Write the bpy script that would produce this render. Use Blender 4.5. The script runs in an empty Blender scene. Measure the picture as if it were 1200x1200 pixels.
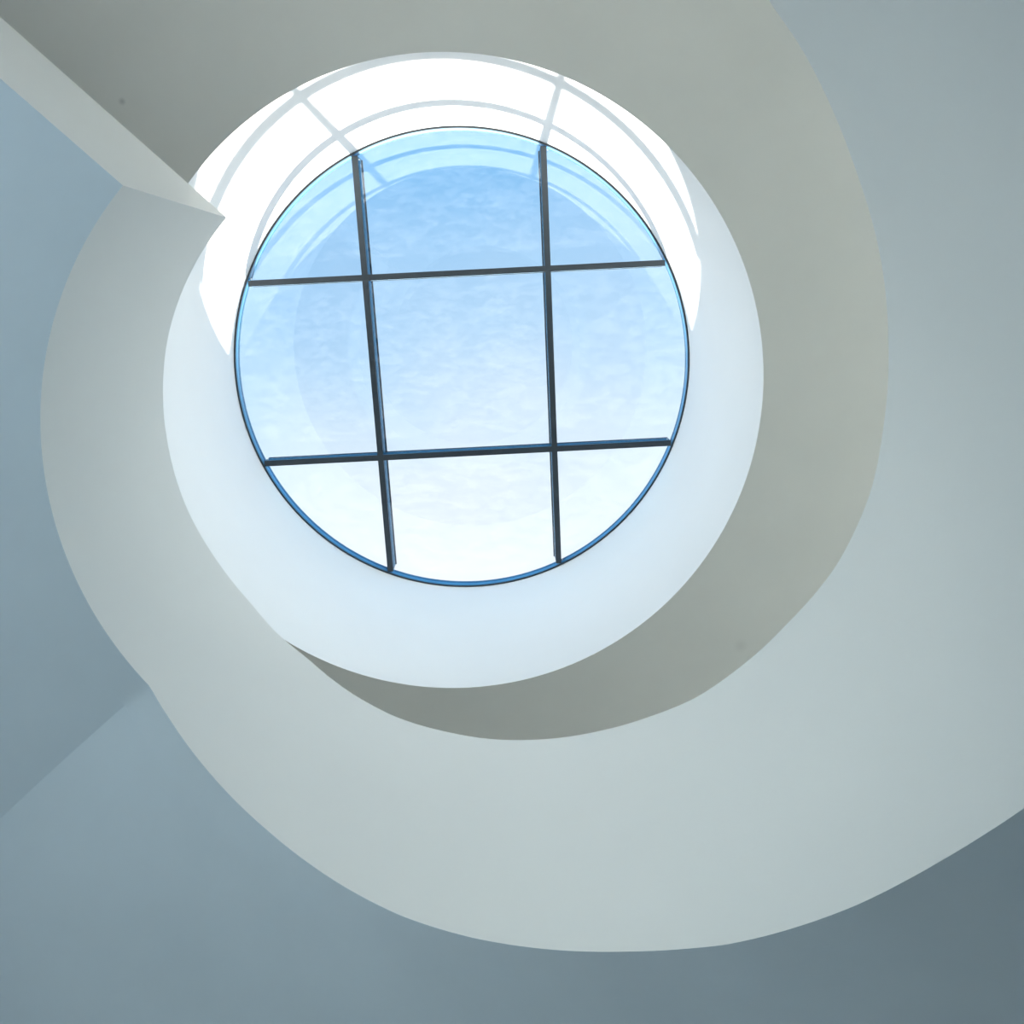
import bpy, bmesh, math
from mathutils import Matrix, Vector

sc = bpy.context.scene
COL = sc.collection
H = 0.60                       # camera height above the lower floor (m)

# ------------------------------------------------------------------ camera
cam = bpy.data.cameras.new('camera')
cam.sensor_width = 36.0
cam.lens = 30.0
cam.clip_start = 0.02
co = bpy.data.objects.new('camera', cam)
COL.objects.link(co)
co.matrix_world = Matrix((
    (0.999863, 0.003967, -0.016067, 0.0),
    (0.0, -0.970837, -0.239739, 0.0),
    (-0.016549, 0.239706, -0.970704, H),
    (0, 0, 0, 1)))
sc.camera = co

# ------------------------------------------------------------------ colour
sc.view_settings.view_transform = 'Standard'
sc.view_settings.look = 'None'
sc.view_settings.gamma = 1.0
sc.view_settings.use_curve_mapping = False
sc.view_settings.exposure = 0.0

# ------------------------------------------------------------------ sun + sky
SUN = Vector((0.062, 1.255, 1.0)).normalized()      # towards the sun
sun = bpy.data.lights.new('sun', 'SUN')
sun.energy = 33.0
sun.angle = math.radians(0.8)
sun.color = (1.0, 0.96, 0.90)
so = bpy.data.objects.new('sun', sun)
COL.objects.link(so)
so.rotation_euler = SUN.to_track_quat('Z', 'Y').to_euler()
so.location = SUN * 30

world = bpy.data.worlds.new('sky')
sc.world = world
world.use_nodes = True
nt = world.node_tree
nt.nodes.clear()
N = nt.nodes.new
L = nt.links.new
tc = N('ShaderNodeTexCoord')
dot = N('ShaderNodeVectorMath'); dot.operation = 'DOT_PRODUCT'
L(tc.outputs['Generated'], dot.inputs[0]); dot.inputs[1].default_value = SUN
mr = N('ShaderNodeMapRange'); mr.inputs['From Min'].default_value = -1.0
L(dot.outputs['Value'], mr.inputs['Value'])
cl = N('ShaderNodeTexNoise'); cl.inputs['Scale'].default_value = 3.0
cl.inputs['Detail'].default_value = 3.0; cl.inputs['Roughness'].default_value = 0.5
L(tc.outputs['Generated'], cl.inputs['Vector'])
cm = N('ShaderNodeMath'); cm.operation = 'MULTIPLY_ADD'
cm.inputs[1].default_value = 0.10; cm.inputs[2].default_value = -0.05
L(cl.outputs['Fac'], cm.inputs[0])
ad = N('ShaderNodeMath'); ad.operation = 'ADD'
L(mr.outputs['Result'], ad.inputs[0]); L(cm.outputs[0], ad.inputs[1])
rp = N('ShaderNodeValToRGB')
L(ad.outputs[0], rp.inputs['Fac'])
e = rp.color_ramp.elements
SKY = [(0.0, (.13, .34, .70)), (.66, (.16, .44, .84)), (.74, (.20, .50, .88)),
       (.82, (.46, .69, .95)), (.88, (.74, .87, 1.0)), (.93, (.91, .94, 1.0)), (1.0, (.98, .98, 1))]
e[0].position, e[0].color = SKY[0][0], (*SKY[0][1], 1)
e[1].position, e[1].color = SKY[-1][0], (*SKY[-1][1], 1)
for p, c in SKY[1:-1]:
    k = e.new(p); k.color = (*c, 1)
# pale haze towards the horizon, all the way round
sx = N('ShaderNodeSeparateXYZ'); L(tc.outputs['Generated'], sx.inputs[0])
hz = N('ShaderNodeMapRange'); hz.interpolation_type = 'SMOOTHSTEP'
hz.inputs['From Min'].default_value = 0.0; hz.inputs['From Max'].default_value = 0.65
hz.inputs['To Min'].default_value = 0.85; hz.inputs['To Max'].default_value = 0.0
L(sx.outputs['Z'], hz.inputs['Value'])
hm = N('ShaderNodeMixRGB'); hm.inputs['Color2'].default_value = (.52, .56, .58, 1)
L(hz.outputs[0], hm.inputs['Fac']); L(rp.outputs['Color'], hm.inputs['Color1'])
bg = N('ShaderNodeBackground'); bg.inputs['Strength'].default_value = 2.2
L(hm.outputs['Color'], bg.inputs['Color'])
wo = N('ShaderNodeOutputWorld'); L(bg.outputs[0], wo.inputs['Surface'])


# ------------------------------------------------------------------ materials
def paint(name, col, rough=0.6, mottle=0.03, bump=0.02, scale=2.2, spots=()):
    m = bpy.data.materials.new(name); m.use_nodes = True
    t = m.node_tree; n = t.nodes.new; b = t.nodes['Principled BSDF']
    b.inputs['Roughness'].default_value = rough
    b.inputs['Specular IOR Level'].default_value = 0.25
    tcn = n('ShaderNodeTexCoord')
    nz = n('ShaderNodeTexNoise'); nz.inputs['Scale'].default_value = scale
    nz.inputs['Detail'].default_value = 5; t.links.new(tcn.outputs['Object'], nz.inputs['Vector'])
    r = n('ShaderNodeMapRange'); r.inputs['From Min'].default_value = .3; r.inputs['From Max'].default_value = .7
    r.inputs['To Min'].default_value = 1 - mottle; r.inputs['To Max'].default_value = 1 + mottle
    t.links.new(nz.outputs['Fac'], r.inputs['Value'])
    v = n('ShaderNodeVectorMath'); v.operation = 'SCALE'; v.inputs[0].default_value = col
    t.links.new(r.outputs[0], v.inputs['Scale'])
    out = v.outputs['Vector']
    for (p, rad, dark) in spots:                     # small stains in the paint
        d = n('ShaderNodeVectorMath'); d.operation = 'DISTANCE'; d.inputs[1].default_value = p
        t.links.new(tcn.outputs['Object'], d.inputs[0])
        mm = n('ShaderNodeMapRange'); mm.interpolation_type = 'SMOOTHSTEP'
        mm.inputs['From Max'].default_value = rad
        mm.inputs['To Min'].default_value = dark; mm.inputs['To Max'].default_value = 1.0
        t.links.new(d.outputs['Value'], mm.inputs['Value'])
        s = n('ShaderNodeVectorMath'); s.operation = 'SCALE'
        t.links.new(out, s.inputs[0]); t.links.new(mm.outputs[0], s.inputs['Scale'])
        out = s.outputs['Vector']
    t.links.new(out, b.inputs['Base Color'])
    n2 = n('ShaderNodeTexNoise'); n2.inputs['Scale'].default_value = 90; n2.inputs['Detail'].default_value = 3
    t.links.new(tcn.outputs['Object'], n2.inputs['Vector'])
    bp = n('ShaderNodeBump'); bp.inputs['Strength'].default_value = bump; bp.inputs['Distance'].default_value = .01
    t.links.new(n2.outputs['Fac'], bp.inputs['Height']); t.links.new(bp.outputs[0], b.inputs['Normal'])
    return m


def glass(name, tint, refl, dust=0.0):
    m = bpy.data.materials.new(name); m.use_nodes = True
    t = m.node_tree; t.nodes.clear(); n = t.nodes.new
    tr = n('ShaderNodeBsdfTransparent'); tr.inputs['Color'].default_value = (*tint, 1)
    gl = n('ShaderNodeBsdfGlossy'); gl.inputs['Roughness'].default_value = 0.0
    gl.inputs['Color'].default_value = (.84, .91, 1.0, 1)
    lw = n('ShaderNodeFresnel'); lw.inputs['IOR'].default_value = 1.45
    a = n('ShaderNodeMath'); a.operation = 'MULTIPLY_ADD'; a.inputs[1].default_value = 1.0
    a.inputs[2].default_value = refl; a.use_clamp = True
    ge = n('ShaderNodeNewGeometry'); ir = n('ShaderNodeMapRange')      # same mirror share from both faces
    ir.inputs['To Min'].default_value = 1.45; ir.inputs['To Max'].default_value = 1 / 1.45
    t.links.new(ge.outputs['Backfacing'], ir.inputs['Value']); t.links.new(ir.outputs[0], lw.inputs['IOR'])
    t.links.new(lw.outputs[0], a.inputs[0])
    mx = n('ShaderNodeMixShader')
    t.links.new(a.outputs[0], mx.inputs[0]); t.links.new(tr.outputs[0], mx.inputs[1]); t.links.new(gl.outputs[0], mx.inputs[2])
    last = mx.outputs[0]
    if dust:
        tcn = n('ShaderNodeTexCoord'); mp = n('ShaderNodeMapping')
        mp.inputs['Scale'].default_value = (2.0, 5.0, 1.0); mp.inputs['Rotation'].default_value = (0, 0, .25)
        nz = n('ShaderNodeTexNoise'); nz.inputs['Scale'].default_value = 3.4; nz.inputs['Detail'].default_value = 10
        nz.inputs['Roughness'].default_value = .72; nz.inputs['Distortion'].default_value = .7
        t.links.new(tcn.outputs['Object'], mp.inputs[0]); t.links.new(mp.outputs[0], nz.inputs['Vector'])
        r = n('ShaderNodeMapRange'); r.inputs['From Min'].default_value = .44; r.inputs['From Max'].default_value = .76
        r.inputs['To Max'].default_value = dust; t.links.new(nz.outputs['Fac'], r.inputs['Value'])
        df = n('ShaderNodeBsdfTranslucent'); df.inputs['Color'].default_value = (.95, .97, 1, 1)
        m2 = n('ShaderNodeMixShader')
        t.links.new(r.outputs[0], m2.inputs[0]); t.links.new(last, m2.inputs[1]); t.links.new(df.outputs[0], m2.inputs[2])
        last = m2.outputs[0]
    o = n('ShaderNodeOutputMaterial'); t.links.new(last, o.inputs['Surface'])
    return m


def metal(name, col, rough, met=0.3):
    m = paint(name, col, rough, .05, .01, 6.0)
    b = m.node_tree.nodes['Principled BSDF']
    b.inputs['Metallic'].default_value = met
    b.inputs['Specular IOR Level'].default_value = .5
    return m


CEIL_Z = H + 4.305
M_CEIL = paint('ceiling_paint', (.92, .90, .825), mottle=.02,
               spots=(((-1.728, -.895, CEIL_Z), .022, .75), ((1.314, 1.818, CEIL_Z), .05, .93)))
M_DRUM = paint('drum_paint', (.87, .895, .90), mottle=.008, bump=.01)
M_PARA = paint('parapet_paint', (.80, .825, .81), mottle=.012, scale=1.2)
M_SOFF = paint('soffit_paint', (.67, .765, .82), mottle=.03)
M_WALL = paint('wall_paint', (.90, .90, .88))
M_FLOOR = paint('floor_stone', (.72, .71, .67), rough=.35, mottle=.08)
M_FRAME = metal('blue_anodised_metal', (.05, .25, .42), .38)
M_DARK = metal('dark_grey_metal', (.035, .048, .060), .45, .1)
M_BOLT = metal('bolt_steel', (.45, .48, .5), .3, .9)
M_GLASS = glass('skylight_glass', (.74, .735, .725), .042, .018)
M_PANE_BLUE = glass('blue_tinted_window_glass', (.90, .965, 1.0), .03)  # tint added to turn the light from the left opening bluish
M_PANE = glass('window_glass', (.93, .97, .97), .03)
M_GROUND = paint('ground_gravel', (.45, .44, .41), mottle=.15)


# ------------------------------------------------------------------ mesh helpers
def obj(name, bm, mat, parent=None, smooth=True, sharp=30):
    bmesh.ops.recalc_face_normals(bm, faces=bm.faces)
    for f in bm.faces:
        f.smooth = smooth
    for ed in bm.edges:
        if len(ed.link_faces) == 2 and ed.calc_face_angle(0) > math.radians(sharp):
            ed.smooth = False
    me = bpy.data.meshes.new(name); bm.to_mesh(me); bm.free()
    me.materials.append(mat)
    o = bpy.data.objects.new(name, me); COL.objects.link(o)
    if parent: o.parent = parent
    return o


def struct(o):
    o['kind'] = 'structure'
    return o


def empty(name, loc=(0, 0, 0)):
    o = bpy.data.objects.new(name, None); COL.objects.link(o); o.location = loc
    return o


def box(bm, c, s, rz=0.0):
    g = bmesh.ops.create_cube(bm, size=1.0)
    bmesh.ops.transform(bm, verts=g['verts'],
                        matrix=Matrix.Translation(c) @ Matrix.Rotation(rz, 4, 'Z') @ Matrix.Diagonal((*s, 1)))
    return g['verts']


def prism(bm, pts, z0, z1):
    lo = [bm.verts.new((x, y, z0)) for x, y in pts]
    hi = [bm.verts.new((x, y, z1)) for x, y in pts]
    n = len(pts)
    a = bm.faces.new(lo); b = bm.faces.new(hi)
    for i in range(n):
        bm.faces.new((lo[i], lo[(i + 1) % n], hi[(i + 1) % n], hi[i]))
    return a, b


def strip(bm, sections, closed=False, caps=True):
    rows = [[bm.verts.new(p) for p in s] for s in sections]
    m = len(rows[0]); n = len(rows)
    for i in range(n if closed else n - 1):
        a, b = rows[i], rows[(i + 1) % n]
        for j in range(m):
            bm.faces.new((a[j], a[(j + 1) % m], b[(j + 1) % m], b[j]))
    if caps and not closed:
        bm.faces.new(rows[0]); bm.faces.new(rows[-1])


# ------------------------------------------------------------------ room measures
X0, X1, Y0, Y1 = -3.5, 4.2, -2.9, 3.4
DC = (-0.2423, 0.4719); DR = 1.5812            # skylight drum
GZ = H + 6.0                                     # underside of the skylight bars
C = (-0.2106, 0.4892); R = 1.1567                # stair void
RO = 2.45


# floor and ceiling
bm = bmesh.new(); box(bm, ((X0 + X1) / 2, (Y0 + Y1) / 2, -.15), (X1 - X0 + .6, Y1 - Y0 + .6, .3))
struct(obj('floor', bm, M_FLOOR))

bm = bmesh.new()
angs = [2 * math.pi * i / 240 for i in range(240)]
corners = [(x, y) for x in (X0 - .3, X1 + .3) for y in (Y0 - .3, Y1 + .3)]
for cx, cy in corners:
    angs.append(math.atan2(cy - DC[1], cx - DC[0]) % (2 * math.pi))
angs.sort()
bi, bo, ti, to = [], [], [], []
for a in angs:
    ca, sa = math.cos(a), math.sin(a)
    tx = ((X1 + .3 if ca > 0 else X0 - .3) - DC[0]) / ca if abs(ca) > 1e-9 else 1e9
    ty = ((Y1 + .3 if sa > 0 else Y0 - .3) - DC[1]) / sa if abs(sa) > 1e-9 else 1e9
    d = min(tx, ty)
    pi_ = (DC[0] + DR * ca, DC[1] + DR * sa); po = (DC[0] + d * ca, DC[1] + d * sa)
    bi.append(bm.verts.new((*pi_, CEIL_Z))); bo.append(bm.verts.new((*po, CEIL_Z)))
    ti.append(bm.verts.new((*pi_, CEIL_Z + .3))); to.append(bm.verts.new((*po, CEIL_Z + .3)))
for i in range(len(angs)):
    j = (i + 1) % len(angs)
    bm.faces.new((bi[i], bi[j], bo[j], bo[i])); bm.faces.new((ti[i], to[i], to[j], ti[j]))
    bm.faces.new((bo[i], bo[j], to[j], to[i]))
struct(obj('ceiling', bm, M_CEIL))

# skylight drum: its plastered inner face, top kerb and outer shell
bm = bmesh.new()
prof = [(DR, CEIL_Z), (DR, GZ + .11), (DR + .22, GZ + .11), (DR + .22, CEIL_Z + .3)]
n = 256
rows = [[bm.verts.new((DC[0] + r * math.cos(2 * math.pi * i / n), DC[1] + r * math.sin(2 * math.pi * i / n), z)) for r, z in prof] for i in range(n)]
for i in range(n):
    a, b = rows[i], rows[(i + 1) % n]
    for j in range(3):
        bm.faces.new((a[j], a[j + 1], b[j + 1], b[j]))
struct(obj('wall_drum', bm, M_DRUM))

# outer walls (left, back and right hold unseen windows added for light)
T = .25


def wall(name, boxes):
    bm = bmesh.new()
    for b in boxes:
        x0, x1, y0, y1, z0, z1 = b
        box(bm, ((x0 + x1) / 2, (y0 + y1) / 2, (z0 + z1) / 2), (x1 - x0, y1 - y0, z1 - z0))
    return struct(obj(name, bm, M_WALL, smooth=False))


def wall_with_window(name, axis, fixed, lo, hi, w0, w1, z0, z1, wname, pane_mat=None):
    """a wall at x or y = fixed (outward side beyond it) with one glazed opening"""
    out = 1 if fixed > 0 else -1
    a, b = sorted((fixed, fixed + out * T))
    def bx(u0, u1, za, zb): return (a, b, u0, u1, za, zb) if axis == 'x' else (u0, u1, a, b, za, zb)
    wall(name, [bx(lo, w0, 0, CEIL_Z), bx(w1, hi, 0, CEIL_Z), bx(w0, w1, 0, z0), bx(w0, w1, z1, CEIL_Z)])
    c = ((a + b) / 2, (w0 + w1) / 2) if axis == 'x' else ((w0 + w1) / 2, (a + b) / 2)
    e = empty(wname, (*c, z0)); struct(e)
    e.rotation_euler = (0, 0, 0 if axis == 'x' else math.pi / 2)
    wy, wz = w1 - w0, z1 - z0
    bm = bmesh.new()
    for yy in (-wy / 2 + .03, wy / 2 - .03): box(bm, (0, yy, wz / 2), (.07, .06, wz))
    for zz in (.03, wz - .03): box(bm, (0, 0, zz), (.07, wy - .12, .06))
    obj('window_frame', bm, M_FRAME, e, smooth=False)
    for k in range(3):
        w = (wy - .12) / 3
        y = -wy / 2 + .06 + w * (k + .5)
        if k:
            bm = bmesh.new(); box(bm, (0, y - w / 2, wz / 2), (.06, .05, wz - .12)); obj('mullion', bm, M_FRAME, e, smooth=False)
        bm = bmesh.new(); box(bm, (0, y, wz / 2), (.008, w - .055, wz - .13)); obj('pane', bm, pane_mat or M_PANE, e, smooth=False)


wall_with_window('wall_left', 'x', X0, Y0 - T, Y1 + T, -2.6, 1.3, .06, 1.95, 'added_window_2', M_PANE_BLUE)  # unseen window, added to light the landing soffit from the left
wall_with_window('wall_back', 'y', Y0, X0, X1, -3.2, .1, .1, 2.45, 'added_window_3')  # unseen low opening, added as fill for ceiling and soffits
wall_with_window('wall_right', 'x', X1, Y0 - T, Y1 + T, -1.8, 2.9, 3.0, 4.5, 'added_window_4')  # unseen upper opening, added to brighten ceiling and left parapet
wall('wall_front', [(X0, X1, Y1, Y1 + T, 0, CEIL_Z)])

bm = bmesh.new(); box(bm, (0, 0, -.35), (400, 400, .1))
struct(obj('ground', bm, M_GROUND, smooth=False))

# ------------------------------------------------------------------ staircase
# height above the camera of the parapet's top edge and of the soffit, by bearing (degrees)
TOP = [(-164, -.60 + .98), (-110, .70), (-80, 1.20), (-62, 1.40), (-56.04, 1.522), (-51.2, 1.572), (-45.8, 1.644), (-39.2, 1.728),
       (-30.7, 1.817), (-20.7, 1.927), (-9.7, 2.033), (-.9, 2.102), (10.7, 2.221), (22.34, 2.371), (33.75, 2.489),
       (42.2, 2.567), (51.2, 2.677), (60.9, 2.781), (73.8, 2.906), (82.8, 2.989), (89.5, 3.056), (100.5, 3.153),
       (110.6, 3.264), (121.65, 3.395), (130.2, 3.441), (133.5, 3.468), (138.3, 3.501), (147.6, 3.519), (153, 3.52),
       (161.2, 3.515), (175, 3.514), (186.9, 3.505), (196.8, 3.491), (205.6, 3.488), (214.8, 3.489), (223.9, 3.485)]
BOT = [(-164, -.60), (17.5, 1.274), (22.25, 1.326), (27.1, 1.376), (31.06, 1.414), (37, 1.469), (41.9, 1.517), (46.85, 1.565),
       (51.8, 1.614), (56.8, 1.67), (62.9, 1.735), (68.2, 1.787), (75.7, 1.858), (83.6, 1.931), (93.1, 2.022),
       (102.1, 2.121), (114.8, 2.266), (126.9, 2.394), (136.1, 2.49), (142.0, 2.547), (223.9, 2.547)]
CREASE = 142.0
LZ = 2.547


def lerp(tab, a):
    if a <= tab[0][0]: return tab[0][1]
    for (a0, v0), (a1, v1) in zip(tab, tab[1:]):
        if a <= a1: return v0 + (v1 - v0) * (a - a0) / (a1 - a0)
    return tab[-1][1]


def smooth_tab(tab, a, w=3.0):
    s = t = 0
    for k in range(-4, 5):
        g = math.exp(-(k / 2.2) ** 2)
        aa = min(max(a + k * w / 4, tab[0][0]), tab[-1][0])
        s += g * lerp(tab, aa); t += g
    return s / t


def polar(a, r):
    return (C[0] + r * math.cos(math.radians(a)), C[1] + r * math.sin(math.radians(a)))


stair = empty('spiral_staircase', (C[0], C[1], 0))
stair['label'] = 'pale plastered spiral staircase with solid curved parapet winding down under the round skylight'
stair['category'] = 'staircase'


def rel(p):
    return (p[0] - C[0], p[1] - C[1], p[2])


TP = .11
A1 = 223.95
PD = Vector((-.741, -.671)); PN = Vector((-.671, .741))
P0 = Vector(polar(A1, R))
# the straight parapet runs from the corner to the left wall
far = P0 + PD * ((P0.x - X0 - .004) / .741)
far_o = P0 + PN * TP
far_o = far_o + PD * ((far_o.x - X0 - .004) / .741)
mit = P0 + PD * TP + PN * TP
zt, zb = H + lerp(TOP, A1), H + lerp(BOT, A1)
zs = H + LZ


def sect(pi_, po, zb, zt):
    return [rel((*pi_, zb)), rel((*po, zb)), rel((*po, zt)), rel((*pi_, zt))]


bm = bmesh.new()
secs = [sect(far, far_o, zs, zt), sect(P0, mit, zb, zt)]
AM = math.degrees(math.atan2(mit.y - C[1], mit.x - C[0])) % 360
NA = 380
for i in range(1, NA + 1):
    a = A1 + (-164 - A1) * i / NA
    tt, bb = H + smooth_tab(TOP, a), H + (smooth_tab(BOT, a, 1.5) if a < CREASE else LZ)
    bb = max(bb, .001)
    # ease into the exact corner height
    secs.append(sect(polar(a, R), polar(a + (AM - A1) * max(0, 1 - (A1 - a) / 30), R + TP), bb, tt))
strip(bm, secs)
o = obj('parapet', bm, M_PARA, stair, sharp=25)
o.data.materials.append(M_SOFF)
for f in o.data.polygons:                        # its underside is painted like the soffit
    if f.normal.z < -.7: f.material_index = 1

# landing slab (flat soffit)
bm = bmesh.new()
ring = [tuple(mit)] + [polar(a, R + TP) for a in [AM - (AM - CREASE) * k / 60 for k in range(1, 61)]]
cdir = Vector((-.733, .680))
Q = Vector(polar(CREASE, R + TP))
t_end = (X0 + .004 - Q.x) / cdir.x
out = [(X0 + .004, min(Q.y + cdir.y * t_end, Y1 - .004)), tuple(far_o)]
pts = [(x - C[0], y - C[1]) for x, y in ring + out]
prism(bm, pts, zs, zs + .22)
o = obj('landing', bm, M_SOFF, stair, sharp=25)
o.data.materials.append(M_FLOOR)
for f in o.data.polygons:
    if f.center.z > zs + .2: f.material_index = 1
o['label'] = 'flat underside of the landing, dull blue grey'

# flight slab (helical soffit)
bm = bmesh.new()
secs = []
NR = 8
NF = 300
for i in range(NF + 1):
    a = CREASE + (-164 - CREASE) * i / NF
    lo, hi = [], []
    for j in range(NR + 1):
        r = R + TP + (RO - R - TP) * j / NR
        f = 1 - i / NF
        aa = a - 2.6 * (r - R - TP) / (RO - R) * f ** 4        # the crease is not quite radial
        zz = max(H + smooth_tab(BOT, a, 1.5), .001)
        x, y = polar(aa, r)
        lo.append(rel((x, y, zz))); hi.append(rel((x, y, zz + .22)))
    secs.append(lo + hi[::-1])
strip(bm, secs)
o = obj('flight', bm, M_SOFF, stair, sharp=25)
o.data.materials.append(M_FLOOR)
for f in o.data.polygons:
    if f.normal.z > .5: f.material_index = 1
o['label'] = 'sloping underside of the flight, blue grey and lighter at the crease'

# ------------------------------------------------------------------ round skylight
TH = -.0485                                      # bars are turned a little
sky = empty('window_1', (DC[0], DC[1], GZ)); struct(sky)
sky.rotation_euler = (0, 0, TH)
VB = (-.6225, .617)
HB = (-.657, .580)
BW = .040
PZ = .05                                         # pane height above the bar undersides
RI = DR - .012

# ring
bm = bmesh.new(); n = 256
secs, lip = [], []
for i in range(n):
    c_, s_ = math.cos(2 * math.pi * i / n), math.sin(2 * math.pi * i / n)
    secs.append([(r * c_, r * s_, z) for r, z in ((RI + .002, .0082), (DR - .001, .0082), (DR - .001, .109), (RI + .002, .109))])
    lip.append([(r * c_, r * s_, z) for r, z in ((RI, 0), (DR - .001, 0), (DR - .001, .008), (RI, .008))])
strip(bm, secs, closed=True)
rf = obj('ring_frame', bm, M_FRAME, sky); rf['label'] = 'blue anodised inner face of the round frame'
bm = bmesh.new(); strip(bm, lip, closed=True)
rl = obj('lip', bm, M_DARK, rf); rl['label'] = 'thin dark lower edge'


def bar(bm, fixed, vert, top, w, z0, z1):
    h = math.sqrt((RI - .002) ** 2 - (abs(fixed) + w / 2) ** 2)
    if vert: box(bm, (fixed, 0, (z0 + z1) / 2), (w, 2 * h, z1 - z0))
    else: box(bm, (0, fixed, (z0 + z1) / 2), (2 * h, w, z1 - z0))


for vert, vals in ((True, VB), (False, HB)):
    for v in vals:
        bm = bmesh.new()
        z1 = .18 if vert else .135
        e_ = .0 if vert else .0006
        bar(bm, v, vert, z1, BW, e_, .012)              # dark flange seen from below
        b = obj('glazing_bar', bm, M_DARK, sky, smooth=False)
        bm = bmesh.new()
        bar(bm, v, vert, z1, BW - .008, .0125, PZ - .0045)      # web under the glass
        bar(bm, v, vert, z1, BW - .004, PZ + .0045, z1 - .014)  # outer web
        o = obj('web', bm, M_FRAME, b, smooth=False); o['label'] = 'blue anodised side of the bar'
        bm = bmesh.new(); bar(bm, v, vert, z1, BW + (.014 if vert else .004), z1 - .013, z1)
        obj('cap', bm, M_DARK, b, smooth=False)
        h = math.sqrt(RI ** 2 - v ** 2) - .035
        for s in (-1, 1):                                # small fixing bolt by each end
            bm = bmesh.new()
            side = .028
            c0 = (v + side, s * h, .012) if vert else (s * h, v - side, .012)
            g = bmesh.ops.create_cone(bm, cap_ends=True, segments=8, radius1=.005, radius2=.004, depth=.012)
            bmesh.ops.translate(bm, verts=g['verts'], vec=c0)
            obj('bolt', bm, M_BOLT, b, smooth=False)


# panes: the disc cut along the bars
def clip(poly, ax, lim, keep_less):
    out = []
    ins = lambda p: (p[ax] <= lim) if keep_less else (p[ax] >= lim)
    for i in range(len(poly)):
        a, b = poly[i], poly[(i + 1) % len(poly)]
        if ins(a): out.append(a)
        if ins(a) != ins(b):
            t = (lim - a[ax]) / (b[ax] - a[ax])
            out.append((a[0] + t * (b[0] - a[0]), a[1] + t * (b[1] - a[1])))
    return out


g_ = .004
disc = [((RI - .003) * math.cos(2 * math.pi * i / 240), (RI - .003) * math.sin(2 * math.pi * i / 240)) for i in range(240)]
xs = [-9, VB[0], VB[1], 9]; ys = [-9, HB[0], HB[1], 9]
for i in range(3):
    for j in range(3):
        p = clip(disc, 0, xs[i] + g_, False); p = clip(p, 0, xs[i + 1] - g_, True)
        p = clip(p, 1, ys[j] + g_, False); p = clip(p, 1, ys[j + 1] - g_, True)
        bm = bmesh.new()
        prism(bm, p, PZ - .004, PZ + .004)
        obj('pane', bm, M_GLASS, sky, smooth=False)
